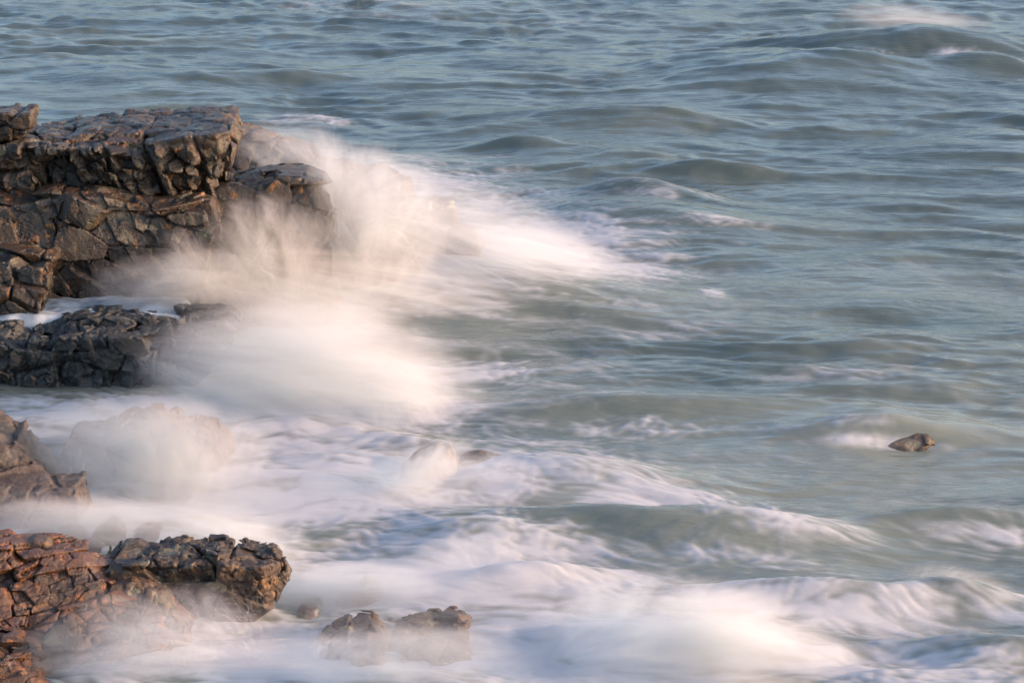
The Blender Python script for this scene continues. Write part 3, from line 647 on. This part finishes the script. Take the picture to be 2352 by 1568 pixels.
PL = [
 ('spray_plume', 1090, 1290, 32.6, 0.9, 0.4, 0.5, 'small peach splash above churning foam right of the grey peak', dict(dens=2.2, ns=1.6, seed=61, rip=0.7, fan=(0.5, 0, -1.1, 0.5, 2.6), roll=10)),
 ('spray_plume', 560, 1250, 32.6, 0.9, 0.4, 0.4, 'peach splash sliding off the back of the big boulder', dict(dens=3.0, ns=1.6, seed=62, rip=0.6, fan=(-0.8, 0, -0.6, 0.5, 2.6), roll=20)),
 ('spray_plume', 1330, 1420, 30.8, 1.1, 0.4, 0.5, 'low splash just left of the broad white dome', dict(dens=1.8, ns=1.6, seed=63, rip=0.7, fan=(0.6, 0, -1.1, 0.5, 2.6), roll=6)),
 ('spray_plume', 2210, 1350, 31.8, 0.9, 0.3, 0.5, 'ochre-tinted splash on the breaking crest at lower right', dict(dens=2.2, ns=1.6, seed=64, rip=0.7, fan=(-0.8, 0, -0.9, 0.5, 2.6), roll=12)),
 ('mist', 2010, 1012, 37.2, 0.9, 0.12, 0.4, 'thin foam spilling over the left half of the lone dark rock', dict(dens=0.8, ns=1.6, seed=66, rip=0.5)),
 ('mist', 1110, 1085, 35.6, 0.9, 0.3, 0.4, 'mist over the half drowned rock right of the round boulder', dict(dens=5.0, ns=1.6, seed=67, rip=0.5)),
 ('spray_plume', 1310, 1130, 35.6, 1.3, 0.35, 0.5, 'ragged splash along the top of the long white wave', dict(dens=1.8, ns=1.8, seed=65, rip=0.7, fan=(-0.5, 0, -1.1, 0.5, 3.0), roll=12)),
 ('spray_plume', 1985, 110, 73.2, 1.2, 0.3, 0.6, 'small pinkish crest of spray on the near face of the far breaker', dict(dens=4.0, stretch=(1.2, 1.3, 1.0), ns=1.6, seed=51, rip=0.5, roll=4)),
 ('spray_plume', 2190, 108, 73.2, 1.3, 0.4, 0.6, 'second pinkish crest of spray nearer the right frame edge', dict(dens=4.0, stretch=(1.4, 1.3, 0.9), ns=1.6, seed=52, rip=0.5, roll=4)),
 ('mist', 800, 1355, 31.6, 1.4, 0.4, 0.5, 'mist around the small grey peak beside the big boulder', dict(dens=7.0, stretch=(0.8, 1.3, 1.4), ns=1.5, seed=41, lo=0.25, hi=0.6)),
 ('mist', 950, 1085, 35.2, 1.1, 0.4, 0.5, 'sheeting water mist on the left flank of the round boulder', dict(dens=4.5, stretch=(1.4, 1.3, 0.9), ns=1.5, seed=42, lo=0.3, hi=0.65, roll=-25)),
 ('mist', 930, 1512, 28.5, 1.7, 0.5, 0.4, 'thin mist pouring over the low awash rock', dict(dens=3.6, stretch=(1.4, 1.3, 0.9), ns=1.8, seed=43, lo=0.3, hi=0.65)),
 ('mist', 690, 725, 41.6, 1.8, 0.75, 0.8, 'pale blue mist between the splashes and the big cloud', dict(dens=1.8, stretch=(1.1, 1.3, 1.1), ns=1.3, seed=31, lo=0.2, hi=0.6)),
 ('mist', 640, 1150, 34.6, 3.6, 0.6, 1.0, 'wide low mist over white water behind the big boulder', dict(dens=0.8, stretch=(0.8, 1.3, 1.7), ns=1.5, seed=32, roll=6, lo=0.2, hi=0.6)),
 ('mist', 1050, 1480, 30.0, 3.4, 0.5, 1.0, 'wide low mist over white water along the bottom edge', dict(dens=0.5, stretch=(0.8, 1.3, 1.7), ns=1.5, seed=33, roll=6, lo=0.2, hi=0.6)),
 ('mist', 1350, 1180, 34.6, 3.3, 0.3, 1.1, 'thin mist trailing along the long white wave crest', dict(dens=0.5, stretch=(0.7, 1.3, 1.7), ns=1.7, seed=34, roll=10, lo=0.3, hi=0.65)),
 ('mist', 1280, 580, 47.0, 2.2, 0.35, 1.0, 'thin mist over the foam tail right of the squat boulder', dict(dens=1.3, stretch=(0.7, 1.3, 1.7), ns=1.7, seed=35, roll=14, lo=0.3, hi=0.65)),
 ('mist', 2150, 1450, 30.6, 2.6, 0.3, 1.0, 'thin mist over foam in the lower right', dict(dens=0.5, stretch=(0.7, 1.3, 1.7), ns=1.7, seed=36, roll=6, lo=0.3, hi=0.65)),
 # px, py, Y, rx, rz, ry
 ('spray_plume', 845, 515, 44.4, 1.6, 1.5, 0.9, 'tall peach splash bursting beside the low outcrop', dict(dens=3.6, stretch=(2.2, 1.5, 0.6), ns=1.6, seed=1, fan=(0, 0, -1.2, 0.5, 2.3), rip=0.75)),
 ('spray_plume', 600, 585, 43.0, 1.35, 1.15, 0.7, 'pinkish splash hugging the right end of the cliff', dict(dens=3.4, stretch=(2.4, 1.5, 0.6), ns=1.6, seed=2, fan=(0.1, 0, -1.1, 0.4, 3.0), rip=0.7, roll=-12)),
 ('spray_plume', 1070, 545, 46.0, 2.9, 1.1, 1.2, 'long splash trailing right from the big burst', dict(dens=2.0, stretch=(0.8, 1.5, 1.7), ns=1.5, seed=3, fan=(-1.05, 0, -0.25, 0.35, 4.0), roll=16, rip=0.75)),
 ('mist', 800, 650, 43.3, 3.2, 0.62, 0.9, 'low peach mist spread below the splashes', dict(dens=2.6, stretch=(0.8, 1.5, 1.8), ns=1.6, seed=4, fan=(-1.1, 0, 0.4, 0.2, 4.0), roll=6, rip=0.7)),
 ('mist', 410, 650, 42.1, 1.7, 0.62, 0.5, 'bluish mist filling the rock pool under the cliff', dict(dens=4.5, stretch=(1.0, 1.5, 1.2), ns=1.5, seed=5, rip=0.75, roll=-4)),
 ('spray_plume', 430, 610, 42.3, 0.55, 0.75, 0.4, 'thin curling splash above the rock pool', dict(dens=2.5, stretch=(2.2, 1.5, 0.7), ns=1.8, seed=6, fan=(0.4, 0, -1.0, 0.6, 3.0), roll=-25, rip=0.7)),
 ('mist', 725, 905, 39.4, 3.1, 1.8, 1.3, 'biggest cloud of mist, pale and dense in mid scene', dict(dens=2.6, stretch=(1.3, 1.3, 0.9), ns=1.3, seed=7, fan=(-1.0, 0, 0.1, 0.35, 2.2), roll=10, lo=0.25, hi=0.6, rip=0.5)),
 ('spray_plume', 950, 950, 38.8, 0.9, 1.05, 0.7, 'upright veil of spray with falling threads right of the big mist', dict(dens=2.6, stretch=(3.0, 1.5, 0.5), ns=1.7, seed=8, fan=(-0.6, 0, 0.9, 0.2, 3.0), rip=0.6)),
 ('mist', 340, 1040, 35.4, 2.1, 1.0, 0.6, 'mist hanging over the broad jagged mound', dict(dens=3.6, stretch=(0.9, 1.3, 1.1), ns=1.4, seed=9, fan=(0.5, 0, -1.1, 0.4, 3.0), lo=0.25, hi=0.6)),
 ('spray_plume', 400, 1110, 35.0, 0.9, 0.75, 0.5, 'fan of spray with a bright right edge before the mound', dict(dens=4.0, stretch=(2.2, 1.3, 0.7), ns=1.5, seed=10, fan=(0.2, 0, -1.1, 0.4, 3.0), rip=0.65, roll=20)),
 ('mist', 280, 1205, 33.1, 2.8, 0.42, 0.55, 'flat mist lying over the small rocks behind the boulder', dict(dens=2.4, stretch=(0.8, 1.3, 1.6), ns=1.5, seed=11, lo=0.25, hi=0.6)),
 ('mist', 560, 1230, 32.2, 1.1, 0.35, 0.5, 'puff of mist curling over the top of the big boulder', dict(dens=4.0, stretch=(0.9, 1.3, 1.6), ns=1.5, seed=12, roll=14)),
 ('spray_plume', 290, 1490, 28.8, 1.7, 0.8, 0.5, 'warm spray thrown against the orange slab', dict(dens=4.0, stretch=(1.3, 1.3, 0.9), ns=1.6, seed=13, fan=(0.8, 0, -0.8, 0.4, 3.5), roll=-18, rip=0.6)),
 ('mist', 620, 1545, 29.0, 2.1, 0.5, 0.6, 'bluish mist in the shaded water before the big boulder', dict(dens=1.8, stretch=(0.8, 1.3, 1.3), ns=1.3, seed=14, lo=0.25, hi=0.6)),
 ('spray_plume', 1640, 1500, 29.2, 2.4, 1.0, 0.9, 'broad pink-white dome of spray at the bottom edge', dict(dens=3.4, stretch=(1.5, 1.3, 0.9), ns=1.6, seed=15, fan=(-0.9, 0, -0.9, 0.5, 2.2), lo=0.3, hi=0.65, rip=0.6, roll=14)),
 ('mist', 1120, 1360, 31.5, 1.7, 0.45, 0.8, 'soft mist over churning foam in the lower middle', dict(dens=1.6, stretch=(0.8, 1.3, 1.5), ns=1.5, seed=16, roll=12)),
 ('spray_plume', 730, 380, 45.6, 1.7, 0.75, 0.6, 'thin fan of spray blown over the purple-brown ridge', dict(dens=3.2, stretch=(1.8, 1.3, 0.7), ns=1.6, seed=17, fan=(0.3, 0, -1.1, 0.35, 3.5), roll=14, rip=0.6)),
 ('spray_plume', 2100, 50, 75.5, 2.6, 0.55, 1.0, 'spindrift blowing off the far breaking wave', dict(dens=1.0, stretch=(0.8, 1.3, 1.3), ns=1.8, seed=18, roll=6, rip=0.5)),
 ('mist', 1000, 1120, 35.3, 2.4, 0.4, 0.9, 'light mist around the round brown boulder', dict(dens=1.2, stretch=(0.8, 1.3, 1.6), ns=1.5, seed=19, roll=8)),
 ('mist', 130, 1190, 33.6, 1.5, 0.45, 0.4, 'mist at the foot of the dark pointed rock', dict(dens=4.0, stretch=(0.9, 1.3, 1.3), ns=1.5, seed=20)),
]
for nme, px, py, Yd, rx, rz, ry, lab, kw in PL:
    plume(nme, px, py, Yd, rx * 1.12, rz * 1.12, ry, lab, **kw)

# ------------------------------------------------------------------ fine threads of flung water
m, nt, out, N, L = new_mat('water_thread')
M_thr = m
d = N('ShaderNodeBsdfPrincipled'); d.inputs['Base Color'].default_value = (0.7, 0.7, 0.72, 1); d.inputs['Roughness'].default_value = 0.5
t = N('ShaderNodeBsdfTransparent'); mx = N('ShaderNodeMixShader'); mx.inputs[0].default_value = 0.16
L(t.outputs[0], mx.inputs[1]); L(d.outputs[0], mx.inputs[2]); L(mx.outputs[0], out.inputs['Surface'])
def threads(paths, rad, label):
    K = paths.shape[1]
    hc = bpy.data.hair_curves.new('water_threads')
    hc.add_curves([K] * len(paths))
    hc.attributes['position'].data.foreach_set('vector', paths.astype(np.float32).ravel())
    ra = hc.attributes.get('radius') or hc.attributes.new('radius', 'FLOAT', 'POINT')
    u = np.linspace(0, 1, K)
    prof = (np.sin(np.pi * (0.04 + 0.92 * u)) ** 0.7)[None, :] * rad[:, None]
    ra.data.foreach_set('value', prof.astype(np.float32).ravel())
    hc.materials.append(M_thr)
    o = bpy.data.objects.new('water_threads', hc); COL.objects.link(o)
    tag(o, label, 'spray', 'threads of flung water', 'stuff')
def arcs(label, n, src, Y, vx, vz, vy=(-0.3, 0.3), T=(0.15, 0.6), t0=(0, 0.3), seed=0, r=0.004, clump=0.5, K=14, g=9.8):
    """jets start on a line between two measured points, fly up and fall back"""
    rg = np.random.default_rng(seed)
    a, b = Vp(*src[0], Y), Vp(*src[1], Y)
    nc = max(2, int(n * 0.12))
    cu, cvx, cvz = rg.random(nc), rg.uniform(*vx, nc), rg.uniform(*vz, nc)
    i = rg.integers(0, nc, n)
    u = np.clip(cu[i] + rg.normal(0, 0.03, n), 0, 1)
    p0 = a + (b - a) * u[:, None] + np.stack([rg.normal(0, .03, n), rg.normal(0, .12, n), rg.normal(0, .04, n)], 1)
    v = np.stack([cvx[i] + rg.normal(0, (vx[1] - vx[0]) * 0.12 * clump * 2, n), rg.uniform(*vy, n), cvz[i] + rg.normal(0, (vz[1] - vz[0]) * 0.14 * clump * 2, n)], 1)
    s0 = rg.uniform(*t0, n); T_ = rg.uniform(*T, n)
    tt = s0[:, None] + T_[:, None] * np.linspace(0, 1, K)[None, :]
    P = p0[:, None, :] + v[:, None, :] * tt[..., None]
    P[..., 2] -= 0.5 * g * tt ** 2
    P[..., 0] += 0.01 * np.sin(tt * 25 + i[:, None])
    threads(P, rg.uniform(0.4, 1.2, n) * r, label)
arcs('fine arcs of water flung up before the orange slab and big boulder', 420, [(300, 1500), (480, 1460)], 29.2, (-1.6, 2.2), (0.8, 3.2), seed=1, r=0.003)
arcs('low fans of water threads at the foot of the big boulder', 160, [(420, 1450), (640, 1440)], 29.9, (-1.5, 1.0), (0.8, 2.8), seed=2, r=0.003)
arcs('long threads sweeping left over the foot of the orange slab', 300, [(240, 1530), (480, 1480)], 28.9, (-3.2, 0.2), (0.6, 2.4), seed=4, r=0.003)
arcs('thin curling threads above the rock pool', 300, [(380, 680), (500, 660)], 42.2, (-1.6, 0.6), (1.2, 3.8), seed=5, r=0.003)
arcs('spiky threads of spray over the purple-brown ridge', 260, [(620, 420), (840, 430)], 45.9, (-1.2, 1.4), (1.5, 4.4), t0=(0, .25), T=(0.1, 0.4), seed=6, r=0.0035)
arcs('threads fringing the tall peach splash', 350, [(700, 620), (860, 600)], 44.0, (-2.4, 1.6), (1.5, 4.6), seed=7, r=0.003)
arcs('threads fringing the splash at the cliff end', 260, [(500, 640), (700, 660)], 42.6, (-1.5, 1.6), (1.2, 4.0), seed=8, r=0.003)
arcs('strands of water pouring off the low awash rock', 260, [(725, 1460), (880, 1470)], 29.35, (-0.7, 0.1), (-0.2, 0.2), vy=(-0.9, -0.2), T=(0.12, 0.3), t0=(0, 0.08), seed=11, r=0.004)
arcs('strands of water sliding off the round brown boulder', 160, [(930, 1055), (1040, 1045)], 36.1, (-1.2, 0.1), (-0.1, 0.4), vy=(-0.9, -0.2), T=(0.12, 0.3), t0=(0, 0.08), seed=12, r=0.003)
